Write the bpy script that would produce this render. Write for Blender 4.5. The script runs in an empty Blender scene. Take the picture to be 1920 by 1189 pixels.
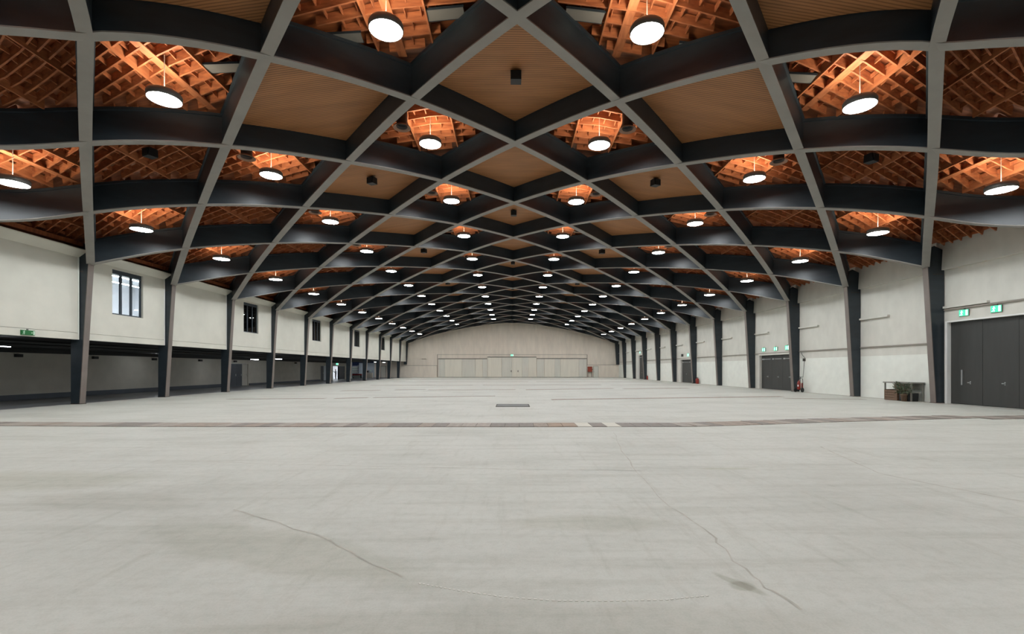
import bpy, bmesh, math, random
from mathutils import Vector, Matrix, Euler
random.seed(7)
C = bpy.context.scene.collection
SC = bpy.context.scene
PI = math.pi

# ------------------------------------------------------------------ camera, world, exposure
cam_d = bpy.data.cameras.new('camera'); cam = bpy.data.objects.new('camera', cam_d); C.objects.link(cam)
cam_d.sensor_width = 36.0; cam_d.lens = 888.0 / 1920 * 36
cam_d.shift_x = -13.6 / 1920; cam_d.shift_y = 97.0 / 1920
cam_d.clip_end = 400
cam.location = (-0.15, 0.0, 1.65); cam.rotation_euler = (PI / 2, 0, -0.017)
SC.camera = cam
SC.view_settings.view_transform = 'Standard'; SC.view_settings.look = 'None'
SC.view_settings.gamma = 1.0; SC.view_settings.use_curve_mapping = False
SC.view_settings.exposure = 0.0
LAMP_DOWN, LAMP_UP = 101.0, 44.0
W_ = bpy.data.worlds.new('world'); SC.world = W_; W_.use_nodes = True
W_.node_tree.nodes['Background'].inputs[0].default_value = (0.6, 0.7, 0.85, 1)
W_.node_tree.nodes['Background'].inputs[1].default_value = 0.15

# ------------------------------------------------------------------ materials
def lin(c):
    return tuple((v / 12.92 if v <= 0.04045 else ((v + 0.055) / 1.055) ** 2.4) for v in (x / 255.0 for x in c))

def mat(name, rgb, rough=0.6, var=0.12, scale=1.5, metal=0.0, bump=0.0, stretch=(1, 1, 1), rgb2=None, spec=0.5):
    m = bpy.data.materials.new(name); m.use_nodes = True
    nt = m.node_tree; b = nt.nodes['Principled BSDF']
    b.inputs['Roughness'].default_value = rough; b.inputs['Metallic'].default_value = metal
    b.inputs['Specular IOR Level'].default_value = spec
    col = lin(rgb)
    geo = nt.nodes.new('ShaderNodeNewGeometry')
    mp = nt.nodes.new('ShaderNodeMapping'); mp.inputs['Scale'].default_value = stretch
    nt.links.new(geo.outputs['Position'], mp.inputs['Vector'])
    nz = nt.nodes.new('ShaderNodeTexNoise'); nz.inputs['Scale'].default_value = scale; nz.inputs['Detail'].default_value = 5
    nt.links.new(mp.outputs['Vector'], nz.inputs['Vector'])
    rp = nt.nodes.new('ShaderNodeValToRGB')
    c2 = lin(rgb2) if rgb2 else tuple(v * (1 + var) for v in col)
    c1 = col if rgb2 else tuple(v * (1 - var) for v in col)
    rp.color_ramp.elements[0].position = 0.3; rp.color_ramp.elements[0].color = (*c1, 1)
    rp.color_ramp.elements[1].position = 0.7; rp.color_ramp.elements[1].color = (*c2, 1)
    nt.links.new(nz.outputs['Fac'], rp.inputs['Fac'])
    nt.links.new(rp.outputs['Color'], b.inputs['Base Color'])
    if bump:
        bp = nt.nodes.new('ShaderNodeBump'); bp.inputs['Strength'].default_value = bump; bp.inputs['Distance'].default_value = 0.02
        nt.links.new(nz.outputs['Fac'], bp.inputs['Height']); nt.links.new(bp.outputs['Normal'], b.inputs['Normal'])
    return m

def emis(name, rgb, strength):
    m = bpy.data.materials.new(name); m.use_nodes = True; nt = m.node_tree; nt.nodes.clear()
    o = nt.nodes.new('ShaderNodeOutputMaterial'); e = nt.nodes.new('ShaderNodeEmission')
    e.inputs[0].default_value = (*lin(rgb), 1); e.inputs[1].default_value = strength
    nt.links.new(e.outputs[0], o.inputs[0]); return m

def glass(name, rgb):
    m = bpy.data.materials.new(name); m.use_nodes = True; nt = m.node_tree; nt.nodes.clear()
    o = nt.nodes.new('ShaderNodeOutputMaterial'); t = nt.nodes.new('ShaderNodeBsdfTransparent'); g = nt.nodes.new('ShaderNodeBsdfGlossy')
    t.inputs[0].default_value = (*lin(rgb), 1); g.inputs['Roughness'].default_value = 0.03
    mx = nt.nodes.new('ShaderNodeMixShader')
    mx.inputs[0].default_value = 0.08; nt.links.new(t.outputs[0], mx.inputs[1]); nt.links.new(g.outputs[0], mx.inputs[2])
    nt.links.new(mx.outputs[0], o.inputs[0]); return m

def plywood():
    m = mat('plywood_slats', (157, 108, 67), 0.6, 0.16, 0.9, stretch=(0.5, 3, 1))
    nt = m.node_tree; b = nt.nodes['Principled BSDF']
    src = b.inputs['Base Color'].links[0].from_socket
    geo = [n for n in nt.nodes if n.type == 'NEW_GEOMETRY'][0]
    wv = nt.nodes.new('ShaderNodeTexWave'); wv.wave_type = 'BANDS'; wv.bands_direction = 'Y'
    wv.inputs['Scale'].default_value = 3.3; wv.inputs['Distortion'].default_value = 0.6; wv.inputs['Detail'].default_value = 1
    nt.links.new(geo.outputs['Position'], wv.inputs['Vector'])
    rp = nt.nodes.new('ShaderNodeValToRGB'); rp.color_ramp.elements[0].color = (0.55, 0.5, 0.46, 1); rp.color_ramp.elements[1].color = (1.12, 1.12, 1.12, 1)
    rp.color_ramp.elements[1].position = 0.45
    nt.links.new(wv.outputs['Fac'], rp.inputs['Fac'])
    mx = nt.nodes.new('ShaderNodeMix'); mx.data_type = 'RGBA'; mx.blend_type = 'MULTIPLY'; mx.inputs['Factor'].default_value = 1
    nt.links.new(src, mx.inputs[6]); nt.links.new(rp.outputs['Color'], mx.inputs[7]); nt.links.new(mx.outputs[2], b.inputs['Base Color'])
    return m

def concrete_floor():
    m = mat('floor_concrete', (190, 190, 182), 0.55, 0.05, 0.25, stretch=(1, 1, 1), bump=0.0)
    nt = m.node_tree; b = nt.nodes['Principled BSDF']; L = nt.links
    geo = [n for n in nt.nodes if n.type == 'NEW_GEOMETRY'][0]
    cur = b.inputs['Base Color'].links[0].from_socket
    def mul(cur, fac, colr):
        mx = nt.nodes.new('ShaderNodeMix'); mx.data_type = 'RGBA'; mx.blend_type = 'MULTIPLY'
        L.new(fac, mx.inputs['Factor']); L.new(cur, mx.inputs[6]); mx.inputs[7].default_value = (*colr, 1); return mx.outputs[2]
    def noise(scale, st, lo, hi, rot=0.0, detail=6):
        mp = nt.nodes.new('ShaderNodeMapping'); mp.inputs['Scale'].default_value = st; mp.inputs['Rotation'].default_value = (0, 0, rot)
        L.new(geo.outputs['Position'], mp.inputs['Vector'])
        nz = nt.nodes.new('ShaderNodeTexNoise'); nz.inputs['Scale'].default_value = scale; nz.inputs['Detail'].default_value = detail
        nz.inputs['Roughness'].default_value = 0.65
        L.new(mp.outputs['Vector'], nz.inputs['Vector'])
        mr = nt.nodes.new('ShaderNodeMapRange'); mr.inputs[1].default_value = lo; mr.inputs[2].default_value = hi
        L.new(nz.outputs['Fac'], mr.inputs[0]); return mr.outputs[0]
    cur = mul(cur, noise(0.35, (1, 1.6, 1), 0.46, 0.75), (0.80, 0.80, 0.78))          # large worn patches
    cur = mul(cur, noise(1.3, (0.22, 2.6, 1), 0.5, 0.78, 0.10), (0.80, 0.79, 0.76))    # drag marks across the hall
    cur = mul(cur, noise(1.6, (2.8, 0.3, 1), 0.55, 0.8, 0.5), (0.82, 0.81, 0.78))      # slanting tyre marks
    cur = mul(cur, noise(9.0, (1, 1, 1), 0.45, 0.8), (0.86, 0.86, 0.84))
    cur = mul(cur, noise(60.0, (1, 1, 1), 0.45, 0.75), (0.88, 0.88, 0.87))
    # old stains with a shape of their own: (x, y, rx, ry, rotation, colour, strength)
    for (x, y, rx, ry, ro, colr) in [(-7.4, 7.3, 2.2, 0.75, 0.0, (0.87, 0.865, 0.82)), (-2.2, 4.6, 1.9, 0.45, -0.42, (0.86, 0.855, 0.82)),
                                     (0.9, 5.2, 0.9, 0.3, 0.0, (0.89, 0.885, 0.85)), (1.63, 3.76, 0.05, 0.26, 0.5, (0.78, 0.77, 0.72)),
                                     (1.66, 3.62, 0.1, 0.09, 0.0, (0.74, 0.73, 0.69)), (3.55, 7.8, 0.55, 0.08, 0.0, (0.86, 0.855, 0.78)),
                                     (0.2, 3.2, 2.4, 0.3, 0.0, (0.9, 0.89, 0.87)), (-5.0, 6.2, 1.3, 0.4, -0.2, (0.88, 0.87, 0.85))]:
        mp = nt.nodes.new('ShaderNodeMapping'); mp.vector_type = 'TEXTURE'
        mp.inputs['Location'].default_value = (x, y, 0); mp.inputs['Rotation'].default_value = (0, 0, ro); mp.inputs['Scale'].default_value = (rx, ry, 1)
        nz = nt.nodes.new('ShaderNodeTexNoise'); nz.inputs['Scale'].default_value = 1.5; L.new(geo.outputs['Position'], nz.inputs['Vector'])
        ad = nt.nodes.new('ShaderNodeVectorMath'); ad.operation = 'MULTIPLY_ADD'
        L.new(nz.outputs['Color'], ad.inputs[0]); ad.inputs[1].default_value = (min(rx, .4), min(ry, .4), 0); L.new(geo.outputs['Position'], ad.inputs[2])
        L.new(ad.outputs[0], mp.inputs['Vector'])
        ln = nt.nodes.new('ShaderNodeVectorMath'); ln.operation = 'LENGTH'; L.new(mp.outputs['Vector'], ln.inputs[0])
        mr = nt.nodes.new('ShaderNodeMapRange'); mr.inputs[1].default_value = 1.05; mr.inputs[2].default_value = 0.7
        L.new(ln.outputs['Value'], mr.inputs[0]); cur = mul(cur, mr.outputs[0], colr)
    L.new(cur, b.inputs['Base Color'])
    return m

M = {}
M['floor'] = concrete_floor()
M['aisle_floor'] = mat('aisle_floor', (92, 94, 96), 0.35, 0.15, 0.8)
M['wall'] = mat('painted_wall', (205, 202, 193), 0.75, 0.05, 2.0, stretch=(1, 1, .6))
M['wall_low'] = mat('painted_wall_low', (226, 227, 219), 0.7, 0.04, 2.0)
M['wall_left'] = mat('plaster_panel', (206, 203, 192), 0.75, 0.04, 1.2)
M['wall_back'] = mat('back_wall_board', (226, 215, 201), 0.8, 0.07, 1.2, stretch=(1.4, 1, .35))
M['door_pale'] = mat('pale_door_panel', (226, 220, 206), 0.6, 0.05, 1.0, stretch=(2.5, 1, .3))
M['door_pale2'] = mat('pale_door_panel_grey', (214, 211, 200), 0.6, 0.05, 1.0, stretch=(2.5, 1, .3))
M['aisle_wall'] = mat('aisle_wall_block', (168, 165, 156), 0.8, 0.06, 1.5)
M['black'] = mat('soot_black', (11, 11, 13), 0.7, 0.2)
M['beam'] = mat('charcoal_beam', (40, 48, 54), 0.40, 0.18, 1.2, stretch=(1, 1, 3))
M['soffit'] = mat('grey_soffit', (140, 136, 131), 0.55, 0.08, 1.5)
M['face'] = mat('column_face', (116, 106, 100), 0.5, 0.1, 1.5)
M['deck'] = mat('roof_boards', (120, 64, 34), 0.7, 0.35, 2.2, stretch=(.5, 4, 1), rgb2=(170, 98, 56))
M['joist'] = mat('roof_joist', (138, 78, 46), 0.65, 0.3, 3.0, stretch=(.6, 4, 4), rgb2=(184, 112, 68))
M['purlin'] = mat('roof_purlin', (148, 86, 52), 0.65, 0.3, 3.0, stretch=(4, .6, 4), rgb2=(186, 116, 72))
M['ply'] = plywood()
M['lamp_body'] = mat('lamp_housing', (120, 118, 114), 0.4, 0.05, metal=0.5)
M['lamp_on'] = emis('lamp_diffuser', (244, 250, 252), LAMP_DOWN)
M['lamp_up'] = emis('lamp_uplight', (255, 238, 214), LAMP_UP)
M['white'] = mat('white_paint', (225, 224, 220), 0.5, 0.03)
M['rod'] = mat('pale_rod', (190, 180, 165), 0.5, 0.03)
M['vent'] = mat('vent_brown', (58, 42, 34), 0.5, 0.2)
M['vent_ring'] = mat('vent_ring', (140, 102, 78), 0.45, 0.2)
M['speaker'] = mat('speaker_black', (24, 25, 27), 0.5, 0.15)
M['door_dark'] = mat('door_anthracite', (55, 55, 53), 0.5, 0.10, 1.5, stretch=(1, 3, .4))
M['door_dark2'] = mat('door_anthracite_warm', (74, 70, 67), 0.5, 0.08, 1.5)
M['door_blue'] = mat('door_blue_black', (50, 58, 68), 0.5, 0.1)
M['steel'] = mat('steel_grey', (176, 178, 178), 0.35, 0.05, metal=0.6)
M['line'] = mat('joint_shadow_gap', (96, 90, 84), 0.8, 0.1)  # brown grey of tracks, handles and legs, and the hood's painted shadow strip
M['rail'] = mat('wall_rail', (140, 132, 122), 0.6, 0.08)
M['green'] = emis('exit_green', (80, 215, 165), 1.7)
M['green_off'] = mat('exit_green_unlit', (22, 104, 52), 0.4, 0.1)
M['signwhite'] = emis('exit_white', (226, 255, 240), 2.4)
M['plain_white'] = mat('sign_white', (200, 225, 205), 0.5, 0.03)
M['red'] = mat('fire_red', (140, 40, 30), 0.4, 0.1)
M['red_box'] = mat('cabinet_rust_red', (140, 58, 36), 0.55, 0.15)
M['rubber'] = mat('rubber', (22, 22, 22), 0.7, 0.1)
M['wood_dark'] = mat('weathered_wood', (112, 88, 70), 0.7, 0.25, 6, stretch=(4, 4, .6))
M['table_grey'] = mat('table_laminate', (128, 126, 118), 0.5, 0.1)
M['leaf'] = mat('leaf_green', (70, 84, 56), 0.6, 0.35, 8)
M['plate_a'] = mat('plate_grey', (150, 140, 130), 0.6, 0.16, 3.0, stretch=(3, 1, 1))
M['plate_b'] = mat('plate_brown', (146, 132, 120), 0.65, 0.2, 3.0, stretch=(3, 1, 1))
M['plate_c'] = mat('plate_dark', (122, 113, 106), 0.6, 0.16, 3.0, stretch=(3, 1, 1))
M['plate_o'] = mat('plate_rusty', (150, 130, 113), 0.7, 0.2, 3.0)
M['plate_w'] = mat('plate_concrete', (200, 196, 184), 0.7, 0.06, 2.0)
M['gap'] = mat('channel_dark', (70, 62, 56), 0.8, 0.2)
M['grate'] = mat('grate_grey', (98, 98, 96), 0.6, 0.15, 4)
M['crack'] = mat('crack_fill', (172, 168, 158), 0.8, 0.2, 4)
M['chalk'] = mat('chalk', (208, 206, 198), 0.8, 0.05)
M['panel_grey'] = mat('acoustic_felt', (112, 110, 104), 0.9, 0.08)
M['frame_blue'] = mat('window_frame', (52, 60, 68), 0.4, 0.1)
M['glass'] = glass('window_glass', (238, 242, 244))
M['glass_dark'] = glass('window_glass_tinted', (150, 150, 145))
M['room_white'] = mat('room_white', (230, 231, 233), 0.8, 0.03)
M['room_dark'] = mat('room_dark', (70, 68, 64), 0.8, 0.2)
M['tube'] = emis('fluorescent_tube', (245, 250, 255), 26.0)
M['tube_bright'] = emis('fluorescent_tube_bright', (245, 250, 255), 70.0)
M['navy'] = mat('navy_wall', (34, 52, 92), 0.7, 0.1)
M['cloth_dark'] = mat('dark_clothing', (26, 27, 32), 0.8, 0.2)
M['skin'] = mat('skin', (120, 88, 72), 0.6, 0.05)
M['pale_blue'] = mat('pale_blue_board', (176, 186, 194), 0.6, 0.05)
M['shelf_green'] = mat('crate_green', (150, 160, 148), 0.7, 0.1)

# ------------------------------------------------------------------ mesh helpers
class MB:
    def __init__(s): s.v = []; s.f = []
    def box(s, x0, x1, y0, y1, z0, z1):
        n = len(s.v)
        s.v += [(x0, y0, z0), (x1, y0, z0), (x1, y1, z0), (x0, y1, z0), (x0, y0, z1), (x1, y0, z1), (x1, y1, z1), (x0, y1, z1)]
        s.f += [tuple(n + k for k in q) for q in ((3, 2, 1, 0), (4, 5, 6, 7), (0, 1, 5, 4), (1, 2, 6, 5), (2, 3, 7, 6), (3, 0, 4, 7))]
        return s
    def bar(s, a, b, w, h, up=(0, 0, 1)):            # box beam from a to b, a/b on the centre line
        a, b = Vector(a), Vector(b); t = (b - a).normalized(); u = Vector(up)
        sd = t.cross(u).normalized(); u = sd.cross(t).normalized()
        n = len(s.v)
        for p in (a, b):
            for (i, j) in ((-1, -1), (1, -1), (1, 1), (-1, 1)): s.v.append(tuple(p + sd * (i * w / 2) + u * (j * h / 2)))
        s.f += [tuple(n + k for k in q) for q in ((0, 1, 2, 3), (7, 6, 5, 4), (1, 0, 4, 5), (2, 1, 5, 6), (3, 2, 6, 7), (0, 3, 7, 4))]
        return s
    def tube(s, pts, r, n=8):
        pts = [Vector(p) for p in pts]; base = len(s.v)
        for k, p in enumerate(pts):
            t = (pts[min(k + 1, len(pts) - 1)] - pts[max(k - 1, 0)]).normalized()
            a = Vector((0, 0, 1)) if abs(t.z) < .9 else Vector((1, 0, 0))
            u = t.cross(a).normalized(); w = t.cross(u)
            rr = r[k] if isinstance(r, (list, tuple)) else r
            for q in range(n): s.v.append(tuple(p + (u * math.cos(2 * PI * q / n) + w * math.sin(2 * PI * q / n)) * rr))
        for k in range(len(pts) - 1):
            for q in range(n):
                a0 = base + k * n + q; a1 = base + k * n + (q + 1) % n
                s.f.append((a0, a1, a1 + n, a0 + n))
        s.f.append(tuple(base + q for q in range(n))[::-1]); s.f.append(tuple(base + (len(pts) - 1) * n + q for q in range(n)))
        return s
    def lathe(s, prof, n=20, at=(0, 0, 0), caps=True):          # prof: (r, z) list, about z
        base = len(s.v)
        for (r, z) in prof:
            for q in range(n): s.v.append((at[0] + r * math.cos(2 * PI * q / n), at[1] + r * math.sin(2 * PI * q / n), at[2] + z))
        for k in range(len(prof) - 1):
            for q in range(n):
                a0 = base + k * n + q; a1 = base + k * n + (q + 1) % n
                s.f.append((a0, a1, a1 + n, a0 + n))
        if caps and prof[0][0] > 1e-4: s.f.append(tuple(base + q for q in range(n))[::-1])
        if caps and prof[-1][0] > 1e-4: s.f.append(tuple(base + (len(prof) - 1) * n + q for q in range(n)))
        return s
    def prism(s, poly, axis, a, b):                  # poly of 2-D points extruded along 'x', 'y' or 'z'
        n = len(s.v); k = len(poly)
        for t in (a, b):
            for (p, q) in poly: s.v.append({'x': (t, p, q), 'y': (p, t, q), 'z': (p, q, t)}[axis])
        s.f.append(tuple(range(n, n + k))); s.f.append(tuple(range(n + 2 * k - 1, n + k - 1, -1)))
        for i in range(k):
            j = (i + 1) % k; s.f.append((n + j, n + i, n + k + i, n + k + j))
        return s
    def data(s, name):
        me = bpy.data.meshes.new(name); me.from_pydata(s.v, [], s.f); me.update()
        bm = bmesh.new(); bm.from_mesh(me); bmesh.ops.recalc_face_normals(bm, faces=bm.faces); bm.to_mesh(me); bm.free()
        return me
    def build(s, name, m, parent=None, loc=None, smooth=False):
        me = s.data(name); me.materials.append(m)
        if smooth:
            for p in me.polygons: p.use_smooth = len(p.vertices) == 4
        o = bpy.data.objects.new(name, me); C.objects.link(o)
        if parent: o.parent = parent
        if loc: o.location = loc
        return o

def put(name, me, parent=None, matrix=None, loc=None):
    o = bpy.data.objects.new(name, me); C.objects.link(o)
    if parent: o.parent = parent
    if matrix is not None: o.matrix_local = matrix
    if loc: o.location = loc
    return o
def empty(name, loc=(0, 0, 0), rz=0.0):
    o = bpy.data.objects.new(name, None); C.objects.link(o); o.location = loc; o.rotation_euler = (0, 0, rz); o.empty_display_size = .2; return o
def tag(o, label, cat, group=None, kind='thing'):
    o['label'] = label; o['category'] = cat; o['kind'] = kind
    if group: o['group'] = group
    return o
def struct(o, label=None):
    o['kind'] = 'structure'
    if label: o['label'] = label
    return o
def copy_tree(o, parent=None):
    c = o.copy(); C.objects.link(c)
    if parent: c.parent = parent
    for ch in list(o.children): copy_tree(ch, c)
    return c
ORD = ['zeroth', 'first', 'second', 'third', 'fourth', 'fifth', 'sixth', 'seventh', 'eighth', 'ninth', 'tenth', 'eleventh', 'twelfth', 'thirteenth', 'fourteenth']

# ------------------------------------------------------------------ the hall's geometry
W, S, H0 = 19.8, 6.6, 1.65          # half width at the arch springing, bay, datum of the arch profile
ZP = [0.7400, 0.9150, 1.0492, 1.1556, 1.2410, 1.3080, 1.3280]     # soffit heights at the crossings, wall to ridge
def zprof(X):
    u = abs(X)
    if u >= 1: return ZP[0] - (u - 1) * 1.0
    t = (1 - u) * 6; k = min(int(t), 5); f = t - k
    g = lambda j: ZP[j] if 0 <= j <= 6 else (2 * ZP[0] - ZP[1] if j < 0 else ZP[12 - j])
    p0, p1, p2, p3 = g(k - 1), g(k), g(k + 1), g(k + 2)
    return 0.5 * (2 * p1 + (p2 - p0) * f + (2 * p0 - 5 * p1 + 4 * p2 - p3) * f * f + (3 * p1 - p0 - 3 * p2 + p3) * f ** 3)
def ydepth(X, D):                   # the bays draw back a little towards the side walls
    d = D - 0.2147; g = max(math.sqrt(max(d - 0.2795, 0) ** 2 + 1.7 * (X / .8333) ** 10 * math.exp(-max(d - 1.285, 0) ** 2 / .36)), 1.0)
    return S * (d + 1.554 * X * X / g)
def ribtop(X): return 1.0 + 0.1 * max(0.0, abs(X) - .6) / .45
def P(X, D, h=0.0): return Vector((W * X, ydepth(X, D), H0 + S * zprof(X) + h))
YB, YF = 91.2, -11.0                # back wall and the wall behind the viewpoint
WX = 20.6                           # right wall face; the left columns stand to the same line
WLX = -20.2                         # upper left wall face
AX = -26.2                          # aisle wall face
colY = {D: ydepth(1, D) for D in range(-2, 15)}

# ------------------------------------------------------------------ floor
fl = struct(MB().box(-20.6, 20.9, YF, YB + .2, -0.2, 0.0).build('floor', M['floor']), 'pale worn concrete floor of the whole hall')
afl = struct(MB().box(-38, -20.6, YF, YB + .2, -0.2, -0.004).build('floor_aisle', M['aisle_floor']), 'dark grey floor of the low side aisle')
struct(MB().box(20.16, 20.28, YF, YB, 0.0, 0.004).build('trim_1', M['plate_b']), 'thin brown strip in the floor along the right wall')
# covered service channels across the floor
def polyY(pts, x):
    for (a, ya), (b, yb) in zip(pts, pts[1:]):
        if a <= x <= b: return ya + (yb - ya) * (x - a) / (b - a)
    return pts[-1][1]
line1 = [(-20.3, 14.6), (-15.4, 14.42), (-10.5, 14.12), (-5, 13.95), (0, 13.87), (4.9, 13.85), (7, 14.25), (9.35, 14.85), (15.3, 16.0), (15.31, 15.6), (20.1, 16.1)]
unit = MB().box(-.5, .5, -.5, .5, -.5, .5).data('unit_block')
def unit_of(m):
    key = 'unit_' + m.name
    if key in bpy.data.meshes: return bpy.data.meshes[key]
    me = unit.copy(); me.name = key; me.materials.clear(); me.materials.append(m); return me
chb = MB(); x = -20.3; pw = 0.416; k = 0
pale = (2.03, 2.9)
while x < 20.0:
    xc = x + pw / 2; y = polyY(line1, xc); sl = (polyY(line1, xc + .2) - polyY(line1, xc - .2)) / .4
    if abs(xc - 15.3) < .3: sl = .19
    m = random.choice(['plate_a', 'plate_a', 'plate_b', 'plate_c']) if xc < 3 else random.choice(['plate_c', 'plate_c', 'plate_a', 'plate_b'])
    if abs(xc - 1.45) < .42: m = 'plate_o'
    if min(abs(xc - p) for p in pale) < .21: m = 'plate_w'
    o = put('channel_plate', unit_of(M[m]), fl, Matrix.Translation((xc, y, 0.004 + random.uniform(0, .004))) @ Matrix.Rotation(math.atan(sl), 4, 'Z') @ Matrix.Diagonal((pw - .012, .95, .012, 1)))
    chb.v += [(x, y - .5 - sl * pw / 2, 0.002), (x + pw, y - .5 + sl * pw / 2, 0.002), (x + pw, y + .5 + sl * pw / 2, 0.002), (x, y + .5 - sl * pw / 2, 0.002)]
    n = len(chb.v); chb.f.append((n - 4, n - 3, n - 2, n - 1)); x += pw; k += 1
chb.build('channel_bed', M['gap'], fl)
def strip(ya, xa, yb, xb, w, m):
    mb = MB(); n = max(1, int(abs(xb - xa) / 1.3)); 
    for q in range(n):
        t0, t1 = q / n, (q + .985) / n
        a = (xa + (xb - xa) * t0, ya + (yb - ya) * t0); b = (xa + (xb - xa) * t1, ya + (yb - ya) * t1)
        mb.prism([(a[0], a[1] - w / 2), (b[0], b[1] - w / 2), (b[0], b[1] + w / 2), (a[0], a[1] + w / 2)], 'z', 0.0, 0.006)
    o = mb.build('channel_cover', m, fl); o['kind'] = 'stuff'
for a in [(26.4, -9.9, 27.2, -8.3, .5), (27.25, -8.0, 28.7, -1.1, .55), (25.3, 2.0, 27.8, 15.9, .6), (26.1, 15.1, 25.2, 18.9, .4), (26.0, -15.5, 26.4, -10.4, .5),
          (35.5, -12.8, 36.6, -10.2, .7), (37.2, -9.2, 37.8, -6.9, .7), (37.0, -6.6, 37.3, .2, .5), (37.2, 1.0, 39.4, 8.4, .8), (38.9, 9.1, 39.9, 14.9, .8),
          (46.9, -14, 47.6, -4, .7), (47.9, -3, 48, 9, .7), (47.9, 10, 47.6, 19, .6), (59.8, -15, 60, 2, .9), (59.7, 3, 59.4, 19, .9), (72, -16, 72, 18, 1.2)]:
    strip(*a, M['plate_b'] if random.random() < .5 else M['plate_a'])
# cracks and a chalked arc on the near floor
def ribbon(pts, w, m, name):
    mb = MB(); pp = []
    for (a, b) in zip(pts, pts[1:]):
        for q in range(6):
            t = q / 6; pp.append((a[0] + (b[0] - a[0]) * t + random.uniform(-.03, .03), a[1] + (b[1] - a[1]) * t + random.uniform(-.03, .03)))
    pp.append(pts[-1]); vs = []
    for q, p in enumerate(pp):
        ww = w * random.uniform(.3, 1.0); a = pp[max(0, q - 1)]; b = pp[min(len(pp) - 1, q + 1)]
        t = Vector((b[0] - a[0], b[1] - a[1])).normalized(); nn = Vector((-t.y, t.x)) * ww / 2
        vs += [(p[0] + nn.x, p[1] + nn.y, .002), (p[0] - nn.x, p[1] - nn.y, .002)]
    mb.v = vs; mb.f = [(2 * q, 2 * q + 2, 2 * q + 3, 2 * q + 1) for q in range(len(pp) - 1)]
    return mb.build(name, m, fl)
ribbon([(2.5, 12.2), (2.0, 8.9), (1.75, 6.1), (1.82, 4.6), (1.75, 3.72), (1.83, 3.2)], .026, M['crack'], 'crack')
ribbon([(6.4, 9.9), (5.65, 7.4), (6.0, 6.25), (6.4, 5.4)], .04, M['crack'], 'crack')
ribbon([(-1.0, 3.75), (-1.9, 4.6), (-3.4, 5.6)], .03, M['crack'], 'crack')
ribbon([(-6.0, 8.6), (-4.0, 8.2), (-1.3, 7.9), (2.0, 7.6)], .035, M['crack'], 'crack')
dm = MB()
arc = [(-.86, 3.65), (-.55, 3.53), (-.2, 3.42), (.18, 3.36), (.55, 3.35), (.95, 3.36), (1.3, 3.42)]
for (a, b) in zip(arc, arc[1:]):
    for q in range(9):
        t = q / 9; dm.bar((a[0] + (b[0] - a[0]) * t, a[1] + (b[1] - a[1]) * t, .002), (a[0] + (b[0] - a[0]) * (t + .06), a[1] + (b[1] - a[1]) * (t + .06), .002), .014, .002)
d = dm.build('chalk_dashes', M['chalk'], fl); d['kind'] = 'stuff'
# service grate
g = empty('floor_grate', (-.06, 21.2, 0)); tag(g, 'flat dark grey metal service cover set in the floor, centre of hall', 'floor cover')
MB().box(-.72, .68, -.7, .68, 0, .012).build('cover_plate', M['grate'], g)
fr = MB(); fr.box(-.76, -.72, -.74, .72, 0, .016); fr.box(.68, .72, -.74, .72, 0, .016); fr.box(-.72, .68, -.74, -.7, 0, .016); fr.box(-.72, .68, .68, .72, 0, .016); fr.build('cover_frame', M['gap'], g)

# ------------------------------------------------------------------ walls: right
doorsR = [(colY[2] + .45, 22.2, 3.88), (34.35, 39.2, 2.84), (52.75, 57.5, 2.84), (72.3, 76.55, 3.9)]
wr = MB(); y = YF
for (a, b, h) in doorsR:
    wr.box(WX, WX + .3, y, a, 0, 4.2); wr.box(WX, WX + .3, a, b, h, 4.2); wr.box(WX + .24, WX + .3, a, b, 0, h); y = b
wr.box(WX, WX + .3, y, YB, 0, 4.2)
wr.box(WX + .02, WX + .3, YF, YB, 4.2, 7.9)
wallR = struct(wr.build('wall_right', M['wall']), 'white painted right side wall with ledges and dark doors')
for D in range(1, 14):
    y0, y1 = colY[D] + .17, colY[D + 1] - .17
    if D == 13: y1 = YB - .02
    MB().prism([(WX - .18, 6.36), (WX - .10, 7.9), (WX + .02, 7.9), (WX + .02, 6.36)], 'y', y0, y1).build('header_board', M['wall'], wallR)
    rz = 2.86
    dr = [d for d in doorsR if d[0] > y0 - .6 and d[1] < y1 + .6]
    if dr and dr[0][2] > 3: rz = 4.42
    MB().box(WX - .07, WX, y0, y1, rz, rz + .07).build('rail', M['rail'], wallR)
    MB().box(WX - .12, WX + .02, y1 - 2.1, y1, 4.52, 4.62).build('ledge', M['wall'], wallR)
    if not dr: MB().box(WX - .025, WX, y0, y1, 0.0, 2.38).build('lower_panel', M['wall_low'], wallR)
def closer(leaf, ya, yb, z, x):
    MB().box(x - .05, x, ya, yb, z, z + .05).box(x - .08, x, yb - .25, yb, z - .03, z + .08).build('door_closer', M['steel'], leaf)
dn = 0
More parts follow.
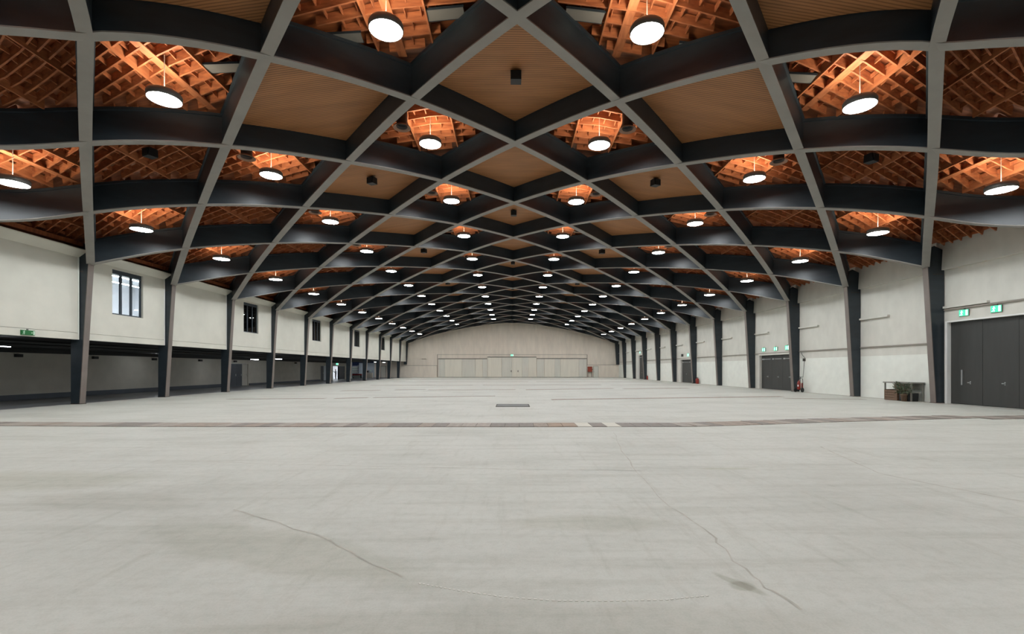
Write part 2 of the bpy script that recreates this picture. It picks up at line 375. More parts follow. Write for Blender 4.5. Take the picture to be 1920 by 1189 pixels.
for di, (a, b, h) in enumerate(doorsR):
    dn += 1
    dd = struct(empty('door_%d' % dn, (WX, (a + b) / 2, 0)), ['huge dark grey door at the right edge', 'dark triple door behind the third right column', 'dark double door farther along the right wall', 'tall narrow looking dark door far down the right wall'][di])
    yc = (a + b) / 2
    fm = MB(); t = .13 if di else .09
    fm.box(-.09, .24, b - yc - t, b - yc + .02, 0, h + .02); fm.box(-.09, .24, a - yc - .02, a - yc + t, 0, h + .02); fm.box(-.09, .24, a - yc + t, b - yc - t, h - .1 if di else h - .04, h + .02)
    fm.build('door_frame', M['wall'] if di else M['white'], dd)
    nl = [4, 3, 2, 2][di]; wl = (b - a - 2 * t) / nl
    for q in range(nl):
        y0 = a - yc + t + q * wl
        lf = MB().box(.10, .17, y0 + .006, y0 + wl - .006, .02, h - (.1 if di else .04)).build('door_leaf', M['door_dark'], dd)
        if di: closer(lf, y0 + .12, y0 + wl - .2, h - .44, .10)
        MB().box(.04, .10, y0 + wl * .35, y0 + wl * .35 + .12, 1.0, 1.035).box(.09, .10, y0 + wl * .35, y0 + wl * .35 + .05, .95, 1.08).build('handle', M['steel'], lf)
        if di == 0 and q == nl - 1: MB().box(.05, .10, y0 + wl * .6, y0 + wl * .6 + .05, .9, 1.6).build('pull_bar', M['steel'], lf)

# ------------------------------------------------------------------ walls: left upper panels, aisle
wallL = struct(empty('wall_left'), 'white plaster upper wall above the open side aisle')
wins = [(24.15, 26.15, 4.4), (35.85, 37.9, 4.42), (48.1, 50.3, 4.5), (60.9, 63.1, 4.5), (73.0, 75.6, 4.55)]
for D in range(-1, 14):
    y0, y1 = colY[D] + .17, colY[D + 1] - .17
    if D == 13: y1 = YB - .02
    mb = MB(); w = [q for q in wins if q[0] > y0 and q[1] < y1]
    xo = WLX - .22
    if w:
        a, b, zb = w[0]; mb.box(xo, WLX, y0, a, 3.32, 6.85); mb.box(xo, WLX, b, y1, 3.32, 6.85); mb.box(xo, WLX, a, b, 3.32, zb); mb.box(xo, WLX, a, b, 6.68, 6.85)
    else: mb.box(xo, WLX, y0, y1, 3.32, 6.85)
    mb.build('wall_panel', M['wall_left'], wallL)
    MB().box(xo, WLX + .012, y0, y1, 3.0, 3.305).build('skirting_board', M['wall_left'], wallL)
    MB().prism([(xo, 6.84), (WLX, 6.80), (-19.78, 7.10), (-19.78, 7.14), (xo, 7.3)], 'y', y0, y1).build('cornice', M['wall_left'], wallL)
    MB().box(WLX, WLX + .03, y1 - .05, y1, 3.0, 6.8).build('edge_trim', M['white'], wallL)
    MB().box(xo - .5, -20.0, y0 - .2, y1 + .2, 7.31, 7.5).build('wall_plate', M['deck'], wallL)
for wi, (a, b, zb) in enumerate(wins):
    yc = (a + b) / 2; wd = struct(empty('window_%d' % (wi + 1), (WLX, yc, 0)), '%s tall three pane window in the upper left wall, counted from the front' % ORD[wi + 1])
    hw = (b - a) / 2; x0, x1 = -.18, -.10; fw = .07; zt = 6.68
    f = MB(); f.box(x0, x1, -hw, -hw + fw, zb, zt); f.box(x0, x1, hw - fw, hw, zb, zt); f.box(x0, x1, -hw + fw, hw - fw, zb, zb + fw); f.box(x0, x1, -hw + fw, hw - fw, zt - .2, zt)
    f.build('window_frame', M['frame_blue'], wd)
    for q in (1, 2):
        yy = -hw + 2 * hw * q / 3
        MB().box(x0 - .01, x1 + .01, yy - .04, yy + .04, zb + fw, zt - .2).build('mullion', M['frame_blue'], wd)
    for q in range(3):
        ya, yb = -hw + 2 * hw * q / 3 + .045, -hw + 2 * hw * (q + 1) / 3 - .045
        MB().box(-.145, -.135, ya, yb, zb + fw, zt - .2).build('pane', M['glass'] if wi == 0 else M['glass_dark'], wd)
# rooms behind the windows
def room(name, y0, y1, m, label):
    mb = MB(); xo, xi = -26.0, WLX - .23
    mb.box(xo - .1, xo, y0, y1, 3.3, 7.2); mb.box(xo, xi, y0 - .1, y0, 3.3, 7.2); mb.box(xo, xi, y1, y1 + .1, 3.3, 7.2); mb.box(xo, xi, y0, y1, 3.2, 3.3); mb.box(xo, xi, y0, y1, 7.2, 7.3)
    return struct(mb.build(name, m), label)
room('wall_gallery', 22.6, 33.0, M['room_white'], 'bright office room behind the nearest upper window')
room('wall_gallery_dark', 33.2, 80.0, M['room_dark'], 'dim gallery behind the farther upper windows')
for q, (xx, yy, zz, ln, m) in enumerate([(-22.0, 27.6, 6.75, 3.4, 'tube_bright'), (-23.6, 29.0, 6.75, 4.0, 'tube_bright'), (-25.0, 28.0, 6.75, 3.0, 'tube_bright'), (-23.0, 31.6, 5.95, 2.2, 'tube_bright')]):
    t = empty('strip_light', (xx, yy, zz)); tag(t, '%s fluorescent strip light in the bright room behind the nearest window' % ['first', 'second', 'third', 'last'][q], 'strip light', 'strip lights in the bright upper room')
    MB().box(-.06, .06, -ln / 2, ln / 2, .03, .10).build('housing', M['white'], t); MB().box(-.05, .05, -ln / 2 + .02, ln / 2 - .02, 0, .03).build('tube', M[m], t)
    MB().box(-.01, .01, -.01, .01, .10, 7.2 - zz).build('rod', M['white'], t)
for q, (xx, yy, zz) in enumerate([(-22.2, 40.6, 5.95), (-23.2, 53.5, 6.2), (-22.0, 38.2, 4.62)]):  # added glowing globes that imitate lamp reflections in the dark windows
    t = empty('globe_lamp', (xx, yy, zz)); tag(t, ['small lit round lamp seen through the second upper window', 'small round lamp seen through the third upper window', 'low lit lamp at the sill of the second upper window'][q], 'lamp')
    MB().lathe([(.02, .16), (.16, .12), (.2, .05), (.18, .04)], 12).build('shade', M['lamp_body'], t, smooth=True); MB().lathe([(.17, .045), (.12, -.02), (.0, -.05)], 12).build('bulb', M['tube'], t, smooth=True)
    if q < 2: MB().box(-.01, .01, -.01, .01, .16, 7.2 - zz).build('rod', M['black'], t)
    else: MB().lathe([(.12, -1.32), (.12, -1.29), (.02, -1.27), (.02, .05)], 10).build('stand', M['black'], t)

# aisle behind the left columns
aw = MB(); da = [(44.3, 47.35, 2.12), (65.2, 68.9, 2.05), (69.7, 72.1, 2.05), (72.1, 74.6, 2.05)]; y = YF
for (a, b, h) in da:
    aw.box(AX - .2, AX, y, a, 0, 2.5); aw.box(AX - .2, AX, a, b, h, 2.5); y = b
aw.box(AX - .2, AX, y, 76.0, 0, 2.5)
struct(aw.build('wall_aisle', M['aisle_wall']), 'grey block back wall of the low left aisle')
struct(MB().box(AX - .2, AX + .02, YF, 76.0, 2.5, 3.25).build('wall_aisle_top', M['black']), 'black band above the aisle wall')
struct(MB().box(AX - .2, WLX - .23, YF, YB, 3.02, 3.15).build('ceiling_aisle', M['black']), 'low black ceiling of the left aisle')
struct(MB().box(-38, AX - .2, 67, YB, 3.02, 3.15).build('ceiling_annex', M['black']), 'black ceiling of the far annex')
struct(MB().box(AX, AX + .05, YF, 44.2, 0, .28).box(AX, AX + .05, 47.5, 65, 0, .2).build('baseboard_aisle', M['door_blue']), 'dark base along the aisle wall')
for (xx, zz, r) in [(-21.4, 2.82, .07), (-22.6, 2.74, .12), (-23.9, 2.8, .06), (-24.9, 2.76, .09)]:
    p = MB().tube([(xx, YF + .1, zz), (xx, 75.5, zz)], r, 8).build('service_pipe', M['black'], smooth=True)
    tag(p, {-21.4: 'thin black pipe under the aisle ceiling nearest the hall', -22.6: 'thickest black pipe under the aisle ceiling', -23.9: 'thinnest black pipe along the middle of the aisle ceiling', -24.9: 'black pipe under the aisle ceiling nearest the aisle wall'}[xx], 'pipe')
for q, (xx, yy, zz) in enumerate([(-22.6, 21.0, 2.62), (-24.2, 40.4, 2.58), (-24.4, 45.2, 2.5), (-24.0, 49.0, 2.62), (-24.0, 61.0, 2.74), (-23.2, 70.5, 2.74), (-23.0, 80.0, 2.74), (-22.6, 84.0, 2.74), (-24.4, 33.0, 2.7), (-29.4, 83.2, 2.72), (-31.6, 88.0, 2.72), (-27.2, 88.2, 2.72)]):
    t = empty('strip_light', (xx, yy, zz))
    lab = ['fluorescent strip light under the aisle ceiling at the left edge', 'fluorescent strip light just right of the third left column', 'low fluorescent strip light above the pale aisle door leaf', 'fluorescent strip light beside the fourth left column',
           'fluorescent strip light before the sixth left column', 'fluorescent strip light above the bright doorway', 'fluorescent strip light over the dark trolley', 'fluorescent strip light over the red bench', 'fluorescent strip light high behind the second left column', 'annex strip light in front of the white shelf racks', 'annex strip light before the navy end wall', 'annex strip light before the pale blue board wall'][q]
    tag(t, lab, 'strip light', 'strip lights of the left aisle')
    MB().box(-.07, .07, -.6, .6, .03, .1).build('housing', M['white'], t); MB().box(-.06, .06, -.58, .58, 0, .03).build('tube', M['tube' if q < 9 else 'tube_bright'], t); MB().box(-.01, .01, -.01, .01, .1, 3.02 - zz).build('rod', M['black'], t)
for q, yy in enumerate([25.4, 30.0, 34.9, 40.0, 45.0, 51.0, 57.5]):
    t = empty('wall_speaker', (AX + .02, yy, 2.26)); tag(t, 'small dark speaker box high on the aisle wall, %s from the left' % ORD[q + 1], 'speaker', 'speaker boxes on the aisle wall')
    MB().box(0, .16, -.16, .16, 0, .16).build('case', M['speaker'], t); MB().box(.16, .17, -.13, .13, .02, .14).build('grille', M['black'], t)
# aisle doors
def leafdoor(n, label, leaves):
    e = struct(empty('door_%d' % n, (AX, (leaves[0][0] + leaves[-1][1]) / 2, 0)), label); yc = e.location.y
    for (a, b, h, m) in leaves:
        l = MB().box(-.12, -.06, a - yc + .01, b - yc - .01, .01, h).build('door_leaf', M[m], e)
        MB().box(-.06, -.02, b - yc - .2, b - yc - .16, .95, 1.15).build('handle', M['steel'], l)
leafdoor(5, 'dark blue double door with a pale leaf in the aisle wall', [(44.3, 45.5, 2.1, 'door_blue'), (45.5, 46.4, 2.1, 'door_blue'), (46.4, 47.35, 2.1, 'aisle_wall')])
leafdoor(6, 'blue grey doors left of the bright doorway', [(65.2, 66.4, 2.04, 'door_blue'), (66.4, 67.6, 2.04, 'pale_blue'), (67.6, 68.9, 2.04, 'door_blue')])
leafdoor(7, 'dark blue door leaf right of the bright doorway', [(72.15, 74.6, 2.04, 'door_blue')])
# bright lobby beyond the open doorway, with two people
lb = MB(); lb.box(-33, AX - .2, 69.0, 69.1, 0, 2.9); lb.box(-33, AX - .2, 77.6, 77.7, 0, 2.9); lb.box(-33.1, -33, 69.0, 77.7, 0, 2.9); lb.box(-33, AX - .2, 69.1, 77.6, 2.9, 3.0)
struct(lb.build('wall_lobby', M['room_white']), 'white lobby beyond the open doorway in the aisle wall')
for q in range(2):
    t = empty('strip_light', (-28.2 - 2.2 * q, 73.5, 2.8)); tag(t, '%s strip light in the white lobby beyond the aisle doorway' % ['nearer', 'farther'][q], 'strip light', 'strip lights in the lobby')
    MB().box(-.1, .1, -2, 2, .04, .1).build('housing', M['white'], t); MB().box(-.09, .09, -1.95, 1.95, 0, .04).build('tube', M['tube_bright'], t)

def person(loc, h, rz, arm_up, label):
    root = empty('person', loc, rz); tag(root, label, 'person', 'people in the bright doorway')
    s = h / 1.75
    V = [(0, 0, .95), (0, 0, 1.15), (0, 0, 1.38), (0, .01, 1.50), (0, .02, 1.56),
         (.09, 0, .90), (.11, .02, .50), (.12, -.03, .08), (.13, .10, .03), (-.09, 0, .90), (-.11, .02, .50), (-.12, -.03, .08), (-.13, .10, .03),
         (.19, 0, 1.42), (.25, .02, 1.15), (-.19, 0, 1.42)]
    R = [.15, .13, .15, .06, .055, .10, .065, .045, .04, .10, .065, .045, .04, .065, .045, .065]
    E = [(0, 1), (1, 2), (2, 3), (3, 4), (0, 5), (5, 6), (6, 7), (7, 8), (0, 9), (9, 10), (10, 11), (11, 12), (2, 13), (13, 14), (2, 15)]
    hands = []
    if arm_up: V += [(.22, .25, 1.35), (-.25, .10, 1.2), (-.16, .30, 1.38)]; ends = (14, 16, 15, 17, 18)
    else: V += [(.24, .12, .92), (-.25, .02, 1.15), (-.24, .12, .92)]; ends = (14, 16, 15, 17, 18)
    R += [.032, .045, .032]; E += [(14, 16), (15, 17), (17, 18)]
    for (el, wr_) in ((14, 16), (17, 18)):
        w = Vector(V[wr_]); dirn = (w - Vector(V[el])).normalized(); pa = w + dirn * .07
        V.append(tuple(pa)); R.append(.034); pi = len(V) - 1; E.append((wr_, pi))
        sd = dirn.cross(Vector((0, 0, 1)) if abs(dirn.z) < .8 else Vector((1, 0, 0))).normalized()
        for f in range(4):
            ln = (.075, .085, .08, .062)[f]; b = pa + sd * ((f - 1.5) * .02) + dirn * .03
            V.append(tuple(b)); R.append(.011); V.append(tuple(b + dirn * ln)); R.append(.008); n = len(V); E += [(pi, n - 2), (n - 2, n - 1)]
        V.append(tuple(w + dirn * .03 + sd * .045)); R.append(.012); V.append(tuple(w + dirn * .08 + sd * .06)); R.append(.009); n = len(V); E += [(wr_, n - 2), (n - 2, n - 1)]
    me = bpy.data.meshes.new('body'); me.from_pydata([tuple(c * s for c in v) for v in V], E, [])
    o = bpy.data.objects.new('body', me); C.objects.link(o); o.parent = root; me.materials.append(M['cloth_dark'])
    md = o.modifiers.new('skin', 'SKIN'); sv = me.skin_vertices[0].data
    for k in range(len(V)): sv[k].radius = (R[k] * s, R[k] * s); sv[k].use_root = (k == 0)
    o.modifiers.new('sub', 'SUBSURF').levels = 1; o.modifiers['sub'].render_levels = 1
    hd = MB().lathe([(0, -.13), (.05, -.12), (.075, -.06), (.085, .02), (.08, .08), (.05, .125), (0, .135)], 12)
    hd.box(-.012, .012, .075, .105, -.03, .02); hd.box(-.045, -.02, .07, .088, .015, .03); hd.box(.02, .045, .07, .088, .015, .03); hd.box(-.03, .03, .065, .085, -.07, -.06)
    hd.box(-.095, -.08, -.02, .02, -.03, .03); hd.box(.08, .095, -.02, .02, -.03, .03)
    ho = hd.build('head', M['skin'], root, loc=(0, .03 * s, 1.66 * s), smooth=True); ho.scale = (s, s, s)
    hr = MB().lathe([(.088, .02), (.09, .06), (.06, .13), (0, .145)], 12).build('hair', M['black'], root, loc=(0, .015 * s, 1.665 * s), smooth=True); hr.scale = (s, s, s)
person((-27.4, 74.0, 0), 1.55, PI * .75, True, 'person in dark clothes standing in the bright doorway, arms held up in front')
person((-27.45, 75.3, 0), 1.6, -PI * .4, False, 'person in dark clothes at the right edge of the bright doorway')

# annex beyond the aisle wall
an = MB(); an.box(-38, -26.4, YB - .1, YB + .1, 0, 3.1); an.box(-38.1, -38, 77.7, YB, 0, 3.1)
struct(an.build('wall_annex', M['navy']), 'navy walls of the annex seen past the end of the aisle')
struct(MB().box(-26.4, -26.15, 76.0, 77.9, 0, 3.05).build('wall_pier', M['pale_blue']), 'pale blue pier at the end of the aisle wall')
struct(MB().box(-29.2, -26.3, YB - .3, YB - .1, 0, 2.75).build('wall_glazed', M['pale_blue']), 'pale blue board wall behind the counter')
struct(MB().box(-26.3, -20.6, YB - .2, YB + .2, 0, 3.1).build('wall_aisle_end', M['wall_back']), 'pale end wall of the aisle')
dd = struct(empty('door_8', (-24.6, YB - .2, 0)), 'pale narrow door in the aisle end wall'); l = MB().box(-.45, .45, -.05, 0, 0, 2.1).build('door_leaf', M['door_pale2'], dd); MB().box(.3, .38, -.1, -.05, 1.0, 1.05).build('handle', M['steel'], l)
MB().box(-.52, -.45, -.07, 0, 0, 2.17).box(.45, .52, -.07, 0, 0, 2.17).box(-.45, .45, -.07, 0, 2.1, 2.17).build('door_frame', M['rail'], dd)
def rack(loc, w, zs, label):
    r = empty('shelf_rack', loc); tag(r, label, 'shelf rack', 'racks in the annex')
    for sx in (-w / 2, w / 2):
        for sy in (-.25, .25): MB().box(sx - .02, sx + .02, sy - .02, sy + .02, 0, zs[-1] + .25).build('post', M['steel'], r)
    for z in zs: MB().box(-w / 2, w / 2, -.27, .27, z, z + .06).build('shelf', M['white'], r)
    for z in zs[:-1]: MB().box(-w / 2 + .1, w / 2 - .12, -.2, .2, z + .06, z + .2).build('crate', M['shelf_green'], r)
rack((-28.6, 80.6, 0), 1.5, (1.0, 1.3, 1.6, 1.85), 'white shelf rack behind the dark trolley in the annex')
rack((-28.0, 84.6, 0), 1.4, (.85, 1.15, 1.45, 1.75, 2.05), 'tall white shelf rack behind the red bench')
t = empty('trolley', (-27.4, 77.9 + .9, 0)); tag(t, 'dark loaded trolley at the end of the aisle', 'trolley')
MB().box(-.75, .75, -.3, .3, .18, .3).build('deck', M['black'], t); MB().box(-.7, .1, -.28, .28, .3, .85).build('case', M['cloth_dark'], t); MB().box(.15, .7, -.28, .28, .3, .7).build('case', M['speaker'], t)
MB().tube([(-.75, -.25, .3), (-.78, -.25, 1.0), (-.78, .25, 1.0), (-.75, .25, .3)], .02, 6).build('handle', M['steel'], t)
for sx in (-.6, .6):
    for sy in (-.22, .22): MB().tube([(sx, sy - .03, .09), (sx, sy + .03, .09)], .09, 10).build('wheel', M['rubber'], t)
t = empty('bench', (-27.0, 83.0, 0)); tag(t, 'long low bench with a red top in front of a shelf rack', 'bench')
MB().box(-.8, .8, -.25, .25, .5, .75).build('seat', M['red'], t)
for sx in (-.7, .7): MB().box(sx - .04, sx + .04, -.22, .22, 0, .5).build('leg', M['black'], t)
MB().box(-.66, .66, -.2, .2, .1, .45).build('crate', M['shelf_green'], t)
t = empty('counter', (-26.0, 86.2, 0)); tag(t, 'pale bar counter near the far left corner', 'counter'); MB().box(-.75, .75, -.3, .3, 0, .9).build('body', M['door_pale'], t); MB().box(-.8, .8, -.34, .34, .9, .95).build('worktop', M['white'], t)
t = empty('coffee_machine', (-26.3, 86.2, .95)); tag(t, 'black machine on the pale bar counter', 'machine'); MB().box(-.28, .28, -.2, .2, 0, .38).build('body', M['speaker'], t); MB().box(-.24, .24, -.28, -.2, .26, .36).build('spout', M['steel'], t); MB().box(-.24, .24, -.28, -.2, 0, .04).build('tray', M['steel'], t)
t = empty('table_lamp', (-25.6, 86.2, .95)); tag(t, 'small white lamp on the pale bar counter', 'lamp'); MB().lathe([(.09, 0), (.09, .02), (.02, .04), (.02, .24)], 10).build('base', M['steel'], t); MB().lathe([(.14, .22), (.10, .44), (.05, .46)], 12).build('lamp_shade', M['plain_white'], t)

# ------------------------------------------------------------------ back wall
bw = [(-WX, 0), (WX, 0)]
for k in range(41):
    X = 1.04 - 2.08 * k / 40; bw.append((W * X, H0 + S * zprof(X) + 1.5))
wb = struct(MB().prism(bw, 'y', YB, YB + .2).build('wall_back', M['wall_back']), 'pale boarded gable wall at the far end')
struct(MB().box(-20.6, -14.4, YB - .28, YB, 0, 2.22).build('wall_back_low_left', M['wall_back']), 'low proud wall left of the far doors')
struct(MB().box(14.5, 20.6, YB - .28, YB, 0, 2.36).build('wall_back_low_right', M['wall_back']), 'low proud wall right of the far doors')
MB().box(-20.6, -14.38, YB - .30, YB, 2.22, 2.28).build('coping', M['rail'], wb); MB().box(14.5, 20.6, YB - .30, YB, 2.36, 2.42).build('coping', M['rail'], wb)
MB().box(-14.3, 14.5, YB - .03, YB, 4.34, 4.40).build('frame_top', M['rail'], wb)
for xx in (-14.3, 14.5): MB().box(xx - .05, xx + .05, YB - .05, YB, 0, 4.4).build('frame_post', M['rail'], wb)
for n, (a, b, h, sp, lab) in enumerate([(-14.15, -4.75, 3.5, (-12.87, -9.6, -7.0, -5.67), 'left'), (-4.7, 4.7, 3.82, (-2.0, 0.0, 1.95, 3.2), 'middle'), (4.75, 14.4, 3.55, (6.2, 8.2, 9.35, 12.9), 'right')]):
    dd = struct(empty('door_%d' % (9 + n), ((a + b) / 2, YB, 0)), 'wide pale sliding door, %s of three in the far wall' % lab); xc = (a + b) / 2
    MB().box(a - xc, b - xc, -.2, 0, h, h + .11).build('door_track', M['line'], dd)
    e = [a] + list(sp) + [b]
    for q in range(len(e) - 1):
        off = .02 * (q % 2)
        p = MB().box(e[q] - xc + .02, e[q + 1] - xc - .02, -.14 - off, -.04, .03, h).build('door_panel', M['door_pale'] if (q + n) % 2 else M['door_pale2'], dd)
    if n == 1:
        for hx in (-.16, 1.15): MB().box(hx - .06, hx + .06, -.24, -.15, 1.0, 1.35).build('handle', M['line'], dd)
    MB().box(a - xc, b - xc, -.16, 0, 0, .05).build('floor_rail', M['line'], dd)
t = empty('wall_vent', (-16.85, YB, 3.5)); tag(t, 'pale square vent hood on the far wall, upper left', 'vent'); MB().box(-.5, .5, -.12, 0, .05, .85).build('hood', M['wall_back'], t); MB().box(-.42, .42, -.16, 0, 0, .05).build('slot', M['line'], t)  # dark strip below the hood stands in for its shadow
t = empty('hose_cabinet', (14.95, YB - .5, 0)); tag(t, 'rust red fire hose cabinet on legs before the far wall', 'fire cabinet')
MB().box(-.42, .42, -.18, .18, 1.05, 2.05).build('case', M['red_box'], t); MB().box(-.36, .36, -.2, -.18, 1.12, 1.98).build('door', M['red_box'], t); MB().box(.42, .52, -.1, .1, 1.4, 1.6).build('valve', M['gap'], t)
for sx in (-.38, .38): MB().box(sx - .03, sx + .03, -.12, .12, 0, 1.05).build('leg', M['line'], t)
dd = struct(empty('door_12', (16.15, YB - .28, 0)), 'narrow pale door right of the red cabinet'); l = MB().box(-.45, .45, -.04, 0, 0, 2.12).build('door_leaf', M['door_pale2'], dd); MB().box(-.38, -.3, -.08, -.04, 1, 1.05).build('handle', M['line'], l); MB().box(-.5, -.45, -.06, 0, 0, 2.17).box(.45, .5, -.06, 0, 0, 2.17).box(-.45, .45, -.06, 0, 2.12, 2.17).build('door_frame', M['rail'], dd)
struct(MB().box(-WX - .2, WX + .3, YF - .2, YF, 0, 13).build('wall_front', M['wall_back']), 'wall behind the viewpoint')

# ------------------------------------------------------------------ columns
def column(side, D):
    y = colY[D]; nm = 'left' if side < 0 else 'right'
    zt = H0 + S * ZP[0]; stub = D == 14; z0 = 2.45 if stub else 0.0
    if stub: y = YB - .55
    r = empty('column', (0, y, 0))
    fx = lambda z: 20.2 - .4 * z / zt
    poly = [(fx(z0), z0), (19.8, zt), (19.92, zt + .9), (20.1, zt + 1.0), (WX - .01, zt + .78), (WX - .01, z0)]
    poly = [(side * a, b) for a, b in poly]
    MB().prism(poly, 'y', -.135, .135).build('shaft', M['beam'], r)
    MB().prism([(side * a, b) for a, b in [(fx(z0) - .035, z0), (19.765, zt + .02), (19.8, zt + .02), (fx(z0), z0)]], 'y', -.145, .145).build('face_strip', M['face'], r)
    if not stub: MB().box(min(side * 20.15, side * 20.59), max(side * 20.15, side * 20.59), -.17, .17, 0, .03).build('base_plate', M['gap'], r)
    MB().box(min(side * 20.03, side * 20.5), max(side * 20.03, side * 20.5), -.15, .15, zt - .38, zt - .34).build('joint_band', M['gap'], r)
    if stub: lab = 'short dark hanging column at the far wall, %s corner' % nm
    elif D == 2: lab = 'charcoal column just outside the %s edge of the frame' % nm
    else: lab = 'tapered charcoal column on the %s side, %s from the camera' % (nm, ORD[D - 2])
    tag(r, lab, 'column', 'columns along the %s side' % nm)
for side in (-1, 1):
    for D in range(2, 15): column(side, D)

# ------------------------------------------------------------------ arched beams (two crossing families)
def beam(side, n):
    pts = []
    for k in range(0, 97):
        X = -1.002 + 2.004 * k / 96; D = n + 3 * (X + 1)
        if D < -1.2: continue
        p = P(X * (-side), D)                      # side -1: springs on the left
        p.z = H0 + S * zprof(min(1, abs(X)) if abs(X) > 1 else X)
        if p.y > YB - .45: continue
        pts.append((p, X))
    if len(pts) < 6: return
    a = MB(); b = MB()
    prof = lambda rt: [(-.135, 0), (.135, 0), (.135, rt - .1), (.19, rt - .09), (.19, rt), (-.19, rt), (-.19, rt - .09), (-.135, rt - .1)]
    for q, (p, X) in enumerate(pts):
        t = pts[min(q + 1, len(pts) - 1)][0] - pts[max(q - 1, 0)][0]; t.z = 0; t.normalize(); nn = Vector((-t.y, t.x, 0))
        for (w, h) in prof(ribtop(X)): a.v.append(tuple(p + nn * w + Vector((0, 0, h))))
        for (w, h) in [(-.15, -.035), (.15, -.035), (.15, .0), (-.15, .0)]: b.v.append(tuple(p + nn * w + Vector((0, 0, h))))
    for mbx, m in ((a, 8), (b, 4)):
        for q in range(len(pts) - 1):
            for r in range(m):
                i0 = q * m + r; i1 = q * m + (r + 1) % m; mbx.f.append((i0, i1, i1 + m, i0 + m))
        mbx.f.append(tuple(range(m))); mbx.f.append(tuple(range((len(pts) - 1) * m, len(pts) * m))[::-1])
    r = empty('arch_beam'); wo = a.build('web', M['beam'], r)
    for pl in wo.data.polygons: pl.use_smooth = True
    wo.data.set_sharp_from_angle(angle=0.6); b.build('soffit_strip', M['soffit'], r)
    s0, s1 = ('left', 'right') if side < 0 else ('right', 'left')
    if n >= 3: lab = 'dark arched roof beam climbing from the %s %s column away from the camera' % (ORD[n - 2], s0)
    elif n + 6 >= 3: lab = 'dark arched roof beam from beyond the %s edge, landing on the %s %s column' % (s0, ORD[n + 4], s1)
    else: lab = 'dark arched roof beam leaving the picture at the %s edge, nearest the camera' % s1
    tag(r, lab, 'roof beam', 'arched beams of the roof lattice')
for n in range(-4, 14):
    beam(-1, n); beam(1, n)
# gable arch on the far wall
ga = MB(); m = 0
for k in range(61):
    X = -1.02 + 2.04 * k / 60; z = H0 + S * zprof(X)
    for (yy, zz) in ((YB - .7, z), (YB - .4, z), (YB - .4, z + 1.05), (YB - .7, z + 1.05)): ga.v.append((W * X, yy, zz))
for k in range(60):
    for r in range(4): i0 = k * 4 + r; i1 = k * 4 + (r + 1) % 4; ga.f.append((i0, i1, i1 + 4, i0 + 4))
ga.f += [(0, 1, 2, 3), tuple(240 + q for q in range(4))]
tag(ga.build('gable_arch', M['beam']), 'dark arch along the top of the far wall', 'roof beam')

# ------------------------------------------------------------------ roof deck
sh = MB(); xs = [-1.06 + 2.12 * k / 24 for k in range(25)]; ds = [-2.4 + .5 * k for k in range(34)]
for d_ in ds:
    for X in xs:
        p = P(X, d_, 1.36 + .1 * max(0, abs(X) - .6) / .45)
        p.y = min(p.y, YB + .1); sh.v.append(tuple(p))
nx = len(xs)
for r in range(len(ds) - 1):
    for c in range(nx - 1): sh.f.append((r * nx + c, r * nx + c + 1, (r + 1) * nx + c + 1, (r + 1) * nx + c))
ceil = struct(sh.build('ceiling', M['deck']), 'timber roof deck with joists above the crossing beams')

def seg_matrix(a, b, w, h):
    a, b = Vector(a), Vector(b); t = b - a; L = t.length; t.normalize()
    sd = t.cross(Vector((0, 0, 1))).normalized(); u = sd.cross(t)
    m = Matrix((( t.x * L, sd.x * w, u.x * h, (a.x + b.x) / 2), (t.y * L, sd.y * w, u.y * h, (a.y + b.y) / 2), (t.z * L, sd.z * w, u.z * h, (a.z + b.z) / 2), (0, 0, 0, 1)))
    return m
joists, noggins, purlins, boards, plys = [], [], [], [], []
NJ = 12; RIB = .014
for i in (0, 1, 2, 3, 5, 7, 9, 10, 11, 12):
    Xc = -1 + i / 6
    for q in range(0, 15):
        Dc = q + (.5 if i % 2 == 0 else 0)
        prev = None
        for k in range(NJ):
            e = (k + .5) / NJ - .5; D = Dc + e; hw = (1 - 2 * abs(e)) / 6 - RIB
            if hw < .012: prev = None; continue
            xa, xb = Xc - hw, Xc + hw
            if i == 0: xa = -1.03
            if i == 12: xb = 1.03
            hh = lambda X: ribtop(X) + .18
            if P(Xc, D).y > YB - .5: prev = None; continue
            ns = 5 if D < 2.6 and abs(Xc) > .6 else 2; jp = [xa + (xb - xa) * t / ns for t in range(ns + 1)]; jp = [P(X, D, hh(X)) for X in jp]
            joists += [(u, v, .045, .27) for u, v in zip(jp, jp[1:])]
            if prev:
                x0, x1, Dp = prev; lo, hi = max(x0, xa), min(x1, xb); st = .44 / W
                kk = math.ceil(lo / st)
                while kk * st < hi:
                    X = kk * st + (st * .25 if k % 2 else 0)
                    if lo < X < hi: noggins.append((P(X, Dp, hh(X) + random.uniform(.0, .06)), P(X, D, hh(X) + random.uniform(.0, .06)), .03, random.uniform(.1, .16)))
                    kk += 1
            prev = (xa, xb, D)
        if P(Xc, Dc + .4).y > YB - .5: continue
        for s in (-1, 1):
            dx = s * .82 / W; X = Xc + dx
            if abs(X) > 1.03: continue
            er = .5 * (1 - abs(dx) * 6) - .04
            purlins.append((P(X, Dc - er, ribtop(X) + .1), P(X, Dc + er, ribtop(X) + .1), .05, .3))
        if i % 2 and q <= 2: boards.append((P(Xc - .01, Dc - .42, ribtop(Xc) + .06), P(Xc - .01, Dc + .42, ribtop(Xc) + .06), .26, .03))
